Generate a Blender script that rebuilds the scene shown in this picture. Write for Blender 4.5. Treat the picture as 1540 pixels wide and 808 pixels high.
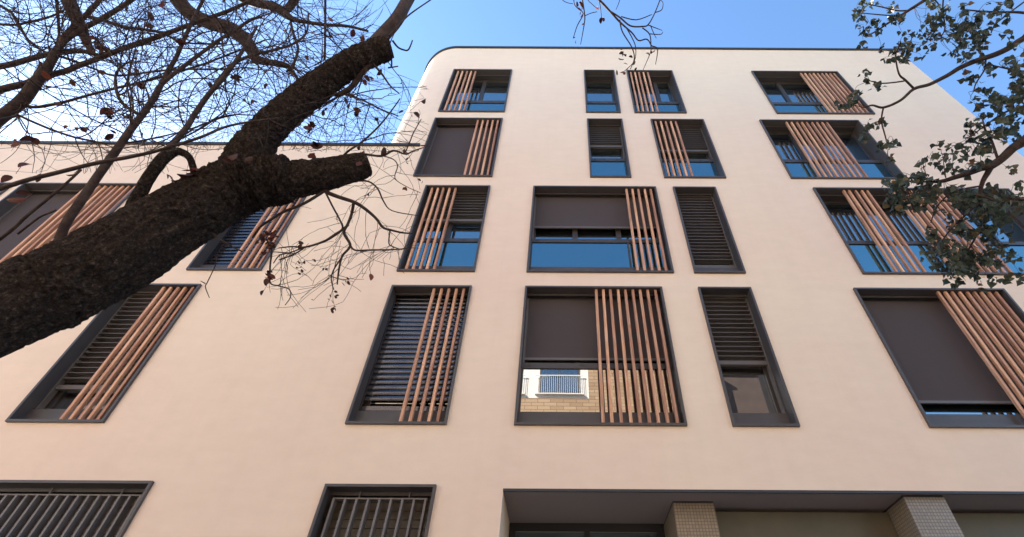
import bpy, math, random
from mathutils import Vector, Matrix, noise
R = math.radians
sc = bpy.context.scene
for o in list(bpy.data.objects): bpy.data.objects.remove(o)
C = sc.collection
# ------------------------------------------------------------------ camera
F, CX, CY, PW, PH = 763.795, 848.34, 401.73, 1540.0, 808.0
PITCH, ROLL, CH, D = R(45.6566), R(0.3368), 1.6, 6.8      # camera height, distance to the facade
_r0 = Vector((1, 0, 0)); _u0 = Vector((0, -math.sin(PITCH), math.cos(PITCH))); _f0 = Vector((0, math.cos(PITCH), math.sin(PITCH)))
RIGHT = _r0*math.cos(ROLL) + _u0*math.sin(ROLL)
UP = -_r0*math.sin(ROLL) + _u0*math.cos(ROLL)
CAM = Vector((0, 0, CH))
cd = bpy.data.cameras.new('camera'); cam = bpy.data.objects.new('camera', cd); C.objects.link(cam)
M = Matrix((RIGHT, UP, -_f0)).transposed().to_4x4(); M.translation = CAM
cam.matrix_world = M
cd.sensor_width = 36.0; cd.lens = F/PW*36.0
cd.shift_x = -(CX-PW/2)/PW; cd.shift_y = (CY-PH/2)/PW
cd.clip_start = 0.05; cd.clip_end = 3000
sc.camera = cam
# ------------------------------------------------------------------ light
SUN_EL, SUN_AZ = R(34), R(-56)          # azimuth from +Y (facade normal axis) towards +X
world = bpy.data.worlds.new('World'); sc.world = world; world.use_nodes = True
nt = world.node_tree; bg = nt.nodes['Background']
sky = nt.nodes.new('ShaderNodeTexSky'); sky.sky_type = 'NISHITA'; sky.sun_disc = False
sky.sun_elevation = SUN_EL; sky.sun_rotation = SUN_AZ
sky.air_density = 1.0; sky.dust_density = 0.15; sky.ozone_density = 1.5
hsv = nt.nodes.new('ShaderNodeHueSaturation'); hsv.inputs['Saturation'].default_value = 1.12; nt.links.new(sky.outputs[0], hsv.inputs['Color']); nt.links.new(hsv.outputs[0], bg.inputs[0]); bg.inputs[1].default_value = 0.093
sd = bpy.data.lights.new('sun', 'SUN'); sun = bpy.data.objects.new('sun', sd); C.objects.link(sun)
sd.energy = 5.0; sd.angle = R(0.5); sd.color = (1.0, 0.93, 0.82)
sdir = Vector((math.sin(SUN_AZ)*math.cos(SUN_EL), math.cos(SUN_AZ)*math.cos(SUN_EL), math.sin(SUN_EL)))
sun.rotation_euler = sdir.to_track_quat('Z', 'Y').to_euler()
sc.view_settings.view_transform = 'Standard'; sc.view_settings.look = 'None'
sc.view_settings.exposure = 2.25; sc.view_settings.gamma = 1.0; sc.view_settings.use_curve_mapping = False
sc.render.engine = 'CYCLES'
# ------------------------------------------------------------------ helpers
def at(u, v, depth):
    "world point seen at photo pixel u,v at a given depth in metres"
    return CAM + (RIGHT*((u-CX)/F) + UP*((CY-v)/F) + _f0)*depth
def proj(p):
    q = p-CAM; d = q.dot(_f0)
    return CX+F*q.dot(RIGHT)/d, CY-F*q.dot(UP)/d, d
def tag(o, label=None, cat=None, group=None, kind=None):
    if label: o['label'] = label
    if cat: o['category'] = cat
    if group: o['group'] = group
    if kind: o['kind'] = kind
    return o
def empty(name, loc=(0, 0, 0)):
    o = bpy.data.objects.new(name, None); C.objects.link(o); o.location = loc; return o
class MB:
    def __init__(s): s.v = []; s.f = []
    def quad(s, *p):
        n = len(s.v); s.v += [tuple(q) for q in p]; s.f.append(tuple(range(n, n+len(p))))
    def box(s, x0, x1, y0, y1, z0, z1):
        n = len(s.v)
        s.v += [(x, y, z) for z in (z0, z1) for y in (y0, y1) for x in (x0, x1)]
        for a in ((0, 2, 3, 1), (4, 5, 7, 6), (0, 1, 5, 4), (2, 6, 7, 3), (0, 4, 6, 2), (1, 3, 7, 5)):
            s.f.append(tuple(n+i for i in a))
    def cbox(s, x0, x1, y0, y1, z0, z1, b=.004):
        "box whose four vertical edges are chamfered"
        n = len(s.v)
        pr = [(x0+b, y0), (x1-b, y0), (x1, y0+b), (x1, y1-b), (x1-b, y1), (x0+b, y1), (x0, y1-b), (x0, y0+b)]
        s.v += [(x, y, z) for z in (z0, z1) for x, y in pr]
        for i in range(8): j = (i+1) % 8; s.f.append((n+i, n+j, n+8+j, n+8+i))
        s.f.append(tuple(n+i for i in range(7, -1, -1))); s.f.append(tuple(n+8+i for i in range(8)))
    def tube(s, pts, rad, seg=4, cap=True):
        n0 = len(s.v); N = len(pts); up = None
        for i, p in enumerate(pts):
            t = (pts[min(i+1, N-1)]-pts[max(i-1, 0)])
            t = t.normalized() if t.length > 1e-9 else Vector((0, 0, 1))
            if up is None: up = t.orthogonal().normalized()
            up = (up - t*up.dot(t)); up = up.normalized() if up.length > 1e-6 else t.orthogonal().normalized()
            w = t.cross(up)
            for k in range(seg):
                a = 2*math.pi*k/seg
                s.v.append(tuple(p + (up*math.cos(a)+w*math.sin(a))*rad[i]))
        for i in range(N-1):
            for k in range(seg):
                k2 = (k+1) % seg
                s.f.append((n0+i*seg+k, n0+i*seg+k2, n0+(i+1)*seg+k2, n0+(i+1)*seg+k))
        if cap:
            s.f.append(tuple(n0+k for k in range(seg-1, -1, -1)))
            s.f.append(tuple(n0+(N-1)*seg+k for k in range(seg)))
    def build(s, name, mat, parent=None, loc=(0, 0, 0), smooth=False):
        me = bpy.data.meshes.new(name); me.from_pydata(s.v, [], s.f); me.update()
        if mat: me.materials.append(mat)
        if smooth:
            for p in me.polygons: p.use_smooth = True
        o = bpy.data.objects.new(name, me); C.objects.link(o); o.location = loc
        if parent: o.parent = parent
        return o
# ------------------------------------------------------------------ materials
def mat(name, col, rough=.6, spec=.5, metal=0.0):
    m = bpy.data.materials.new(name); m.use_nodes = True
    b = m.node_tree.nodes['Principled BSDF']
    b.inputs['Base Color'].default_value = (*col, 1); b.inputs['Roughness'].default_value = rough
    b.inputs['Specular IOR Level'].default_value = spec; b.inputs['Metallic'].default_value = metal
    return m
def N(m, t, **kw):
    n = m.node_tree.nodes.new(t)
    for k, v in kw.items():
        if k in n.inputs: n.inputs[k].default_value = v
        else: setattr(n, k, v)
    return n
def L(m, a, b): m.node_tree.links.new(a, b)
def bsdf(m): return m.node_tree.nodes['Principled BSDF']
def coords(m, scale=(1, 1, 1)):
    tc = N(m, 'ShaderNodeTexCoord'); mp = N(m, 'ShaderNodeMapping'); mp.inputs['Scale'].default_value = scale
    L(m, tc.outputs['Object'], mp.inputs[0]); return mp.outputs[0]
def noisecol(m, vec, scale, stops, detail=6, rough=.6):
    n = N(m, 'ShaderNodeTexNoise'); n.inputs['Scale'].default_value = scale; n.inputs['Detail'].default_value = detail
    n.inputs['Roughness'].default_value = rough
    L(m, vec, n.inputs['Vector']); r = N(m, 'ShaderNodeValToRGB'); L(m, n.outputs['Fac'], r.inputs[0])
    e = r.color_ramp.elements
    e[0].position, e[0].color = stops[0][0], (*stops[0][1], 1); e[1].position, e[1].color = stops[-1][0], (*stops[-1][1], 1)
    for p, c in stops[1:-1]:
        x = e.new(p); x.color = (*c, 1)
    return n, r
def bump(m, h, strength, dist, prev=None):
    b = N(m, 'ShaderNodeBump'); b.inputs['Strength'].default_value = strength; b.inputs['Distance'].default_value = dist
    L(m, h, b.inputs['Height'])
    if prev: L(m, prev, b.inputs['Normal'])
    L(m, b.outputs[0], bsdf(m).inputs['Normal']); return b.outputs[0]

M_st = mat('stucco', (.74, .56, .44), .9, .2)
v = coords(M_st)
n1, r1 = noisecol(M_st, v, .35, [(.3, (.84, .655, .52)), (.7, (.865, .70, .555))], 5, .55)
v2 = coords(M_st, (1.0, 1, 2.4))
n2, r2 = noisecol(M_st, v2, 2.2, [(.3, (.93, .92, .91)), (.7, (1.0, 1.0, 1.0))], 8, .65)
mx = N(M_st, 'ShaderNodeMix', data_type='RGBA', blend_type='MULTIPLY'); mx.inputs[0].default_value = .8
L(M_st, r1.outputs[0], mx.inputs[6]); L(M_st, r2.outputs[0], mx.inputs[7]); L(M_st, mx.outputs[2], bsdf(M_st).inputs['Base Color'])
v4 = coords(M_st, (3.5, 1, .10)); n4, r4 = noisecol(M_st, v4, 1.6, [(.36, (.955, .95, .945)), (.55, (1, 1, 1))], 5, .6)
m4 = N(M_st, 'ShaderNodeMix', data_type='RGBA', blend_type='MULTIPLY'); m4.inputs[0].default_value = .3
v5 = coords(M_st); n5, r5 = noisecol(M_st, v5, .16, [(.38, (.985, .955, .955)), (.62, (1.0, 1.0, .97))], 3, .5)
m5 = N(M_st, 'ShaderNodeMix', data_type='RGBA', blend_type='MULTIPLY'); m5.inputs[0].default_value = 1
L(M_st, mx.outputs[2], m4.inputs[6]); L(M_st, r4.outputs[0], m4.inputs[7]); L(M_st, m4.outputs[2], m5.inputs[6]); L(M_st, r5.outputs[0], m5.inputs[7])
L(M_st, m5.outputs[2], bsdf(M_st).inputs['Base Color'])
n3 = N(M_st, 'ShaderNodeTexNoise'); n3.inputs['Scale'].default_value = 90; n3.inputs['Detail'].default_value = 4; L(M_st, v, n3.inputs['Vector'])
b1 = bump(M_st, n2.outputs['Fac'], .25, .012)
bump(M_st, n3.outputs['Fac'], .35, .004, b1)

def metal(name, col, rough=.42):
    m = mat(name, col, rough, .5)
    vv = coords(m)
    n, r = noisecol(m, vv, 3.0, [(.3, tuple(c*.88 for c in col)), (.7, tuple(c*1.1 for c in col))], 6, .6)
    L(m, r.outputs[0], bsdf(m).inputs['Base Color'])
    rr = N(m, 'ShaderNodeMapRange'); rr.inputs[3].default_value = rough-.08; rr.inputs[4].default_value = rough+.12
    L(m, n.outputs['Fac'], rr.inputs[0]); L(m, rr.outputs[0], bsdf(m).inputs['Roughness'])
    return m
M_fr = metal('anthracite_metal', (.070, .059, .056))
M_sash = metal('sash_metal', (.058, .047, .042), .38)
M_lou = metal('louvre_metal', (.13, .11, .10), .42)
M_lgl = metal('glossy_louvre_metal', (.12, .11, .112), .2)
bsdf(M_lgl).inputs['Metallic'].default_value = .9; bsdf(M_lgl).inputs['Specular IOR Level'].default_value = 1.0
M_bar = metal('grille_metal', (.16, .14, .135), .5)
M_cop = metal('coping_metal', (.030, .030, .035), .5)
M_blind = mat('blind_fabric', (.076, .060, .060), .85, .25)
v = coords(M_blind, (1, 1, 1))
w = N(M_blind, 'ShaderNodeTexNoise'); w.inputs['Scale'].default_value = 1.3; w.inputs['Detail'].default_value = 3; L(M_blind, v, w.inputs['Vector'])
w2 = N(M_blind, 'ShaderNodeTexWave'); w2.inputs['Scale'].default_value = 60; w2.bands_direction = 'Z'; L(M_blind, v, w2.inputs['Vector'])
bb = bump(M_blind, w.outputs['Fac'], .5, .03); bump(M_blind, w2.outputs['Fac'], .1, .001, bb)

M_wood = mat('batten_wood', (.30, .14, .08), .62, .35)
v = coords(M_wood, (14, 14, .9))
n, r = noisecol(M_wood, v, 1.6, [(.25, (.27, .11, .062)), (.5, (.56, .285, .165)), (.75, (.80, .49, .32))], 8, .62)
gi = N(M_wood, 'ShaderNodeNewGeometry')
hs = N(M_wood, 'ShaderNodeHueSaturation'); vr = N(M_wood, 'ShaderNodeMapRange'); vr.inputs[3].default_value = .74; vr.inputs[4].default_value = 1.22
hr = N(M_wood, 'ShaderNodeMapRange'); hr.inputs[3].default_value = .493; hr.inputs[4].default_value = .503
L(M_wood, gi.outputs['Random Per Island'], vr.inputs[0]); L(M_wood, gi.outputs['Random Per Island'], hr.inputs[0])
L(M_wood, vr.outputs[0], hs.inputs['Value']); L(M_wood, hr.outputs[0], hs.inputs['Hue']); L(M_wood, r.outputs[0], hs.inputs['Color'])
v = coords(M_wood, (6, 6, 1.1)); kn = N(M_wood, 'ShaderNodeTexVoronoi'); kn.inputs['Scale'].default_value = 1.6; L(M_wood, v, kn.inputs['Vector'])
kr = N(M_wood, 'ShaderNodeValToRGB'); kr.color_ramp.elements[0].position = .03; kr.color_ramp.elements[0].color = (.35, .28, .25, 1)
kr.color_ramp.elements[1].position = .12; kr.color_ramp.elements[1].color = (1, 1, 1, 1); L(M_wood, kn.outputs['Distance'], kr.inputs[0])
km = N(M_wood, 'ShaderNodeMix', data_type='RGBA', blend_type='MULTIPLY'); km.inputs[0].default_value = .8
L(M_wood, hs.outputs[0], km.inputs[6]); L(M_wood, kr.outputs[0], km.inputs[7]); L(M_wood, km.outputs[2], bsdf(M_wood).inputs['Base Color'])
bump(M_wood, n.outputs['Fac'], .3, .003)

def glass(name, tint, f0, base=(.012, .011, .012)):
    m = mat(name, base, .25, .3)
    g = N(m, 'ShaderNodeBsdfGlossy'); g.inputs['Color'].default_value = (*tint, 1); g.inputs['Roughness'].default_value = .005
    vv = coords(m); nn = N(m, 'ShaderNodeTexNoise'); nn.inputs['Scale'].default_value = .9; nn.inputs['Detail'].default_value = 1; L(m, vv, nn.inputs['Vector'])
    bp = N(m, 'ShaderNodeBump'); bp.inputs['Strength'].default_value = .06; bp.inputs['Distance'].default_value = .01
    L(m, nn.outputs['Fac'], bp.inputs['Height']); L(m, bp.outputs[0], g.inputs['Normal'])
    lw = N(m, 'ShaderNodeLayerWeight'); lw.inputs['Blend'].default_value = .35
    mr = N(m, 'ShaderNodeMapRange'); mr.inputs[3].default_value = f0; mr.inputs[4].default_value = .95
    L(m, lw.outputs['Fresnel'], mr.inputs[0])
    ms = N(m, 'ShaderNodeMixShader'); L(m, mr.outputs[0], ms.inputs[0]); L(m, bsdf(m).outputs[0], ms.inputs[1]); L(m, g.outputs[0], ms.inputs[2])
    L(m, ms.outputs[0], m.node_tree.nodes['Material Output'].inputs[0]); return m
M_gl = glass('pane_glass', (.62, .87, .94), .36)
M_gn = glass('clear_glass', (.86, .85, .82), .36)
M_gg = glass('guard_glass', (.38, .78, .86), .34)

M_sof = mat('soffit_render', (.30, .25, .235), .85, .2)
M_olive = metal('olive_panel', (.105, .090, .060), .5)
M_slat = metal('shutter_beige', (.10, .085, .068), .5)
M_door = metal('black_door', (.018, .018, .020), .35)
M_tile = mat('mosaic_tile', (.25, .2, .15), .35, .5)
v = coords(M_tile); bk = N(M_tile, 'ShaderNodeTexBrick'); sw = N(M_tile, 'ShaderNodeSeparateXYZ'); cb = N(M_tile, 'ShaderNodeCombineXYZ')
ad = N(M_tile, 'ShaderNodeMath', operation='ADD'); L(M_tile, v, sw.inputs[0]); L(M_tile, sw.outputs[0], ad.inputs[0]); L(M_tile, sw.outputs[1], ad.inputs[1])
L(M_tile, ad.outputs[0], cb.inputs[0]); L(M_tile, sw.outputs[2], cb.inputs[1]); L(M_tile, cb.outputs[0], bk.inputs['Vector'])
bk.offset = 0; bk.inputs['Scale'].default_value = 1; bk.inputs['Brick Width'].default_value = .042; bk.inputs['Row Height'].default_value = .042
bk.inputs['Mortar Size'].default_value = .0045; bk.inputs['Color1'].default_value = (.30, .235, .17, 1); bk.inputs['Color2'].default_value = (.235, .19, .14, 1)
bk.inputs['Mortar'].default_value = (.135, .11, .09, 1); L(M_tile, bk.outputs[0], bsdf(M_tile).inputs['Base Color'])

M_bark = mat('bark', (.05, .03, .025), .95, .15)
v = coords(M_bark, (1, 1, 1))
n, r = noisecol(M_bark, v, 48, [(.34, (.009, .007, .0065)), (.45, (.034, .025, .022)), (.56, (.088, .066, .057)), (.66, (.27, .22, .19))], 12, .82)
L(M_bark, r.outputs[0], bsdf(M_bark).inputs['Base Color'])
vo = N(M_bark, 'ShaderNodeTexVoronoi'); vo.inputs['Scale'].default_value = 42; L(M_bark, v, vo.inputs['Vector'])
bb = bump(M_bark, vo.outputs['Distance'], 1.0, .05); bump(M_bark, n.outputs['Fac'], 1.0, .05, bb)
M_twig = mat('twig_bark', (.045, .030, .028), .8, .25)
v = coords(M_twig); n, r = noisecol(M_twig, v, 18, [(.3, (.022, .014, .014)), (.7, (.075, .052, .046))], 5, .6); L(M_twig, r.outputs[0], bsdf(M_twig).inputs['Base Color'])

def leafmat(name, stops, trans, rough=.5):
    m = mat(name, stops[0][1], rough, .4)
    gi = N(m, 'ShaderNodeNewGeometry'); r = N(m, 'ShaderNodeValToRGB'); e = r.color_ramp.elements
    e[0].position, e[0].color = stops[0][0], (*stops[0][1], 1); e[1].position, e[1].color = stops[-1][0], (*stops[-1][1], 1)
    for p, c in stops[1:-1]:
        x = e.new(p); x.color = (*c, 1)
    L(m, gi.outputs['Random Per Island'], r.inputs[0])
    vv = coords(m); nn = N(m, 'ShaderNodeTexNoise'); nn.inputs['Scale'].default_value = 60; nn.inputs['Detail'].default_value = 3; L(m, vv, nn.inputs['Vector'])
    mr = N(m, 'ShaderNodeMapRange'); mr.inputs[1].default_value = .3; mr.inputs[2].default_value = .7; mr.inputs[3].default_value = .7; mr.inputs[4].default_value = 1.25; L(m, nn.outputs['Fac'], mr.inputs[0])
    hs = N(m, 'ShaderNodeHueSaturation'); L(m, mr.outputs[0], hs.inputs['Value']); L(m, r.outputs[0], hs.inputs['Color']); L(m, hs.outputs[0], bsdf(m).inputs['Base Color'])
    t = N(m, 'ShaderNodeBsdfTranslucent'); L(m, hs.outputs[0], t.inputs[0])
    ms = N(m, 'ShaderNodeMixShader'); ms.inputs[0].default_value = trans; L(m, bsdf(m).outputs[0], ms.inputs[1]); L(m, t.outputs[0], ms.inputs[2])
    L(m, ms.outputs[0], m.node_tree.nodes['Material Output'].inputs[0]); return m
M_dead = leafmat('dead_leaf', [(0, (.028, .011, .009)), (.45, (.075, .020, .014)), (.85, (.16, .036, .018)), (1, (.24, .085, .035))], .3)
M_leaf = leafmat('green_leaf', [(0, (.030, .046, .036)), (.45, (.052, .072, .052)), (.85, (.085, .100, .066)), (.96, (.12, .085, .04)), (1, (.13, .065, .03))], .3, .5)
M_asph = mat('asphalt', (.05, .05, .052), .9, .3); v = coords(M_asph); n, r = noisecol(M_asph, v, 40, [(.3, (.035, .035, .037)), (.7, (.075, .073, .072))]); L(M_asph, r.outputs[0], bsdf(M_asph).inputs['Base Color'])
M_pave = mat('paving', (.42, .38, .33), .85, .3); v = coords(M_pave); bk = N(M_pave, 'ShaderNodeTexBrick'); L(M_pave, v, bk.inputs['Vector'])
bk.inputs['Scale'].default_value = 1; bk.inputs['Brick Width'].default_value = .4; bk.inputs['Row Height'].default_value = .4; bk.offset = 0; bk.inputs['Mortar Size'].default_value = .008
bk.inputs['Color1'].default_value = (.44, .39, .33, 1); bk.inputs['Color2'].default_value = (.38, .34, .29, 1); bk.inputs['Mortar'].default_value = (.15, .14, .13, 1); L(M_pave, bk.outputs[0], bsdf(M_pave).inputs['Base Color'])
M_gr = mat('ground', (.16, .14, .11), .95, .2); v = coords(M_gr); n, r = noisecol(M_gr, v, .3, [(.3, (.13, .12, .09)), (.7, (.2, .18, .14))]); L(M_gr, r.outputs[0], bsdf(M_gr).inputs['Base Color'])
M_conc = mat('kerb_stone', (.4, .38, .36), .8, .3)

# ------------------------------------------------------------------ the ground
b = MB(); b.quad((-900, -900, -.02), (900, -900, -.02), (900, 900, -.02), (-900, 900, -.02)); tag(b.build('ground', M_gr), kind='structure')
b = MB(); b.quad((-120, -3.6, 0), (120, -3.6, 0), (120, 1.0, 0), (-120, 1.0, 0)); tag(b.build('road', M_asph), kind='structure')
for y0, y1, k in ((1.15, 8.0, 1.0), (-7.9, -3.75, -3.75)):
    b = MB(); b.box(-120, 120, y0, y1, -.05, .12); tag(b.build('pavement', M_pave), kind='structure')
    b = MB(); b.box(-120, 120, k, k+.146, -.05, .123); tag(b.build('kerb', M_conc), kind='structure')
b = MB(); b.box(-119, 119, .68, .78, .004, .0045); tag(b.build('road_marking', mat('white_paint', (.75, .75, .73), .7)), kind='structure')

# ------------------------------------------------------------------ the apartment building
BLD = empty('apartment_building', (0, D, 0))
tag(BLD, 'cream rendered apartment building with dark framed windows and wooden batten shutters', 'building')
ZR, ZL, ZS = 19.27, 12.93, 4.34          # roof, lower wing roof, soffit
XL, XC, XR, RC, BK = -24.0, -3.68, 11.37, 1.35, 13.0
# windows: x0, x1, z0, z1
def row(r): z0 = 5.2575+(4-r)*3.141; return z0, z0+2.7617
WIN = {}
for r, lst in {1: {'a': (-3.524, -1.674), 'b': (.585, 1.551), 'c': (1.932, 3.379), 'd': (5.883, 8.605)},
               2: {'a': (-3.533, -1.69), 'b': (.597, 1.558), 'c': (2.325, 3.768), 'd': (5.286, 7.98)},
               3: {'n': (-15.2, -12.53), 'm': (-12.3, -9.648), 'l': (-7.141, -5.731), 'a': (-3.164, -1.688), 'b': (-.71, 2.078), 'c': (2.466, 3.436), 'd': (5.655, 10.109)},
               4: {'a': (-8.072, -6.656), 'b': (-3.156, -1.69), 'c': (-.712, 1.797), 'd': (2.458, 3.428), 'e': (5.311, 8.071)}}.items():
    for k, (a, c) in lst.items():
        z0, z1 = row(r); WIN[str(r)+k] = (a, c, z0, z1)
WIN['5a'] = (-9.1, -5.437, 2.3, 4.413); WIN['5b'] = (-3.142, -1.673, 2.3, 4.388)
holes = [(a+.03, c-.03, z0+.03, z1-.03) for a, c, z0, z1 in WIN.values()]
BAY = (-.788, XR-.35, 0.0, ZS)
def inside(x, z, h): return h[0] < x < h[1] and h[2] < z < h[3]
xs = sorted({XL, XC, XR, BAY[0], BAY[1]} | {h[0] for h in holes} | {h[1] for h in holes})
zs = sorted({0.0, ZL, ZR, ZS} | {h[2] for h in holes} | {h[3] for h in holes})
b = MB(); idx = {}
def vid(x, z):
    k = (round(x, 4), round(z, 4))
    if k not in idx: idx[k] = len(b.v); b.v.append((x, 0, z))
    return idx[k]
for i in range(len(xs)-1):
    for j in range(len(zs)-1):
        x, z = (xs[i]+xs[i+1])/2, (zs[j]+zs[j+1])/2
        if z > ZL and x < XC: continue
        if any(inside(x, z, h) for h in holes) or inside(x, z, BAY): continue
        b.f.append((vid(xs[i], zs[j]), vid(xs[i+1], zs[j]), vid(xs[i+1], zs[j+1]), vid(xs[i], zs[j+1])))
arc = [(XC-RC*math.sin(R(a)), RC*(1-math.cos(R(a)))) for a in range(0, 91, 3)]
n0 = len(b.v)
for x, y in arc: b.v += [(x, y, ZL-.3), (x, y, ZR)]
for i in range(len(arc)-1): b.f.append((n0+2*i, n0+2*i+1, n0+2*i+3, n0+2*i+2))
xa = XC-RC
b.quad((xa, RC, ZL-.3), (xa, RC, ZR), (xa, BK, ZR), (xa, BK, ZL-.3))
b.quad((XR, 0, 0), (XR, BK, 0), (XR, BK, ZR), (XR, 0, ZR)); b.quad((XL, 0, 0), (XL, 0, ZL), (XL, BK, ZL), (XL, BK, 0))
b.quad((XL, BK, 0), (XL, BK, ZL), (XR, BK, ZL), (XR, BK, 0)); b.quad((xa, BK, ZL), (xa, BK, ZR), (XR, BK, ZR), (XR, BK, ZL))
b.box(BAY[0]-.12, BAY[0], .003, 2.6, 0, ZS-.002)      # reveal at the left end of the recess
wall = b.build('wall', M_st, BLD)
me = wall.data
for p in me.polygons:
    if abs(p.normal.y) < .999 and abs(p.normal.x) < .999 and abs(p.normal.z) < .5: p.use_smooth = True
b = MB(); n = len(arc)
b.quad((XC, .01, ZR-.02), (XR, .01, ZR-.02), (XR, BK, ZR-.02), (xa, BK, ZR-.02), *[(x, y, ZR-.02) for x, y in reversed(arc[1:])]); b.build('roof', M_sof, BLD)
b = MB(); b.quad((XL, .01, ZL-.02), (XC, .01, ZL-.02), (XC, BK, ZL-.02), (XL, BK, ZL-.02)); tag(b.build('roof', M_sof, BLD), 'flat roof of the lower wing')
# metal coping round the parapets
def coping(path, z):
    m = MB(); prof = [(-.05, -.055), (-.05, .03), (.30, .03), (.30, -.055)]
    N_ = len(path)
    for i, (x, y) in enumerate(path):
        p = Vector((x, y)); t = (Vector(path[min(i+1, N_-1)])-Vector(path[max(i-1, 0)])).normalized(); nn = Vector((-t.y, t.x))
        for o, h in prof: q = p+nn*o; m.v.append((q.x, q.y, z+h))
    for i in range(N_-1):
        for k in range(4):
            k2 = (k+1) % 4; m.f.append((i*4+k, i*4+k2, i*4+4+k2, i*4+4+k))
    m.f.append((3, 2, 1, 0)); m.f.append(tuple(4*(N_-1)+k for k in range(4)))
    return m
coping([(xa, BK), (xa, RC+1)]+list(reversed(arc))+[(XR, 0)], ZR).build('coping', M_cop, BLD)
coping([(XL, 0), (XC+.02, 0)], ZL).build('coping', M_cop, BLD)

def casing_mesh(w, h, lip=.036, out=.045, dep=.36):
    m = MB(); t = .012
    def ring(ax, bx, y0, y1):  # frame ring between inset ax and bx
        m.box(ax, w-ax, y0, y1, ax, bx); m.box(ax, w-ax, y0, y1, h-bx, h-ax)
        m.box(ax, bx, y0, y1, bx, h-bx); m.box(w-bx, w-ax, y0, y1, bx, h-bx)
    ring(0, lip, -out, .012)                      # proud outer lip
    ring(lip-t, lip, .0121, dep)                  # folded sheet lining of the reveal
    m.box(lip, w-lip, .135, .150, h-lip-.045, h-lip)   # blind guide slot in the head
    return m
def louvre_mesh(x0, x1, z0, z1, tilt, wd=.125, pitch=.1, th=.013):
    m = MB(); n = int((z1-z0)/pitch); ca, sa = math.cos(tilt), math.sin(tilt)
    for i in range(n):
        z = z1-.03-i*pitch
        pts = []
        for s in range(7):                     # shallow S profile
            u = -wd/2+wd*s/6; k = .008*math.sin(math.pi*s/6)
            pts.append((u*ca-k*sa, u*sa+k*ca))
        nb = len(m.v)
        for x in (x0, x1):
            for (yy, zz) in pts: m.v.append((x, .225+yy, z+zz))
            for (yy, zz) in reversed(pts): m.v.append((x, .225+yy, z+zz-th))
        k = 14
        for s in range(k): s2 = (s+1) % k; m.f.append((nb+s, nb+s2, nb+k+s2, nb+k+s))
        m.f.append(tuple(nb+s for s in range(k-1, -1, -1))); m.f.append(tuple(nb+k+s for s in range(k)))
    m.box(x0, x1, .195, .255, z0-.075, z0)     # bottom bar
    m.box(x0-.03, x0-.004, .18, .27, .06, z1)    # side guides
    m.box(x1+.004, x1+.03, .18, .27, .06, z1)
    return m
rng = random.Random(4)
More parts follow.
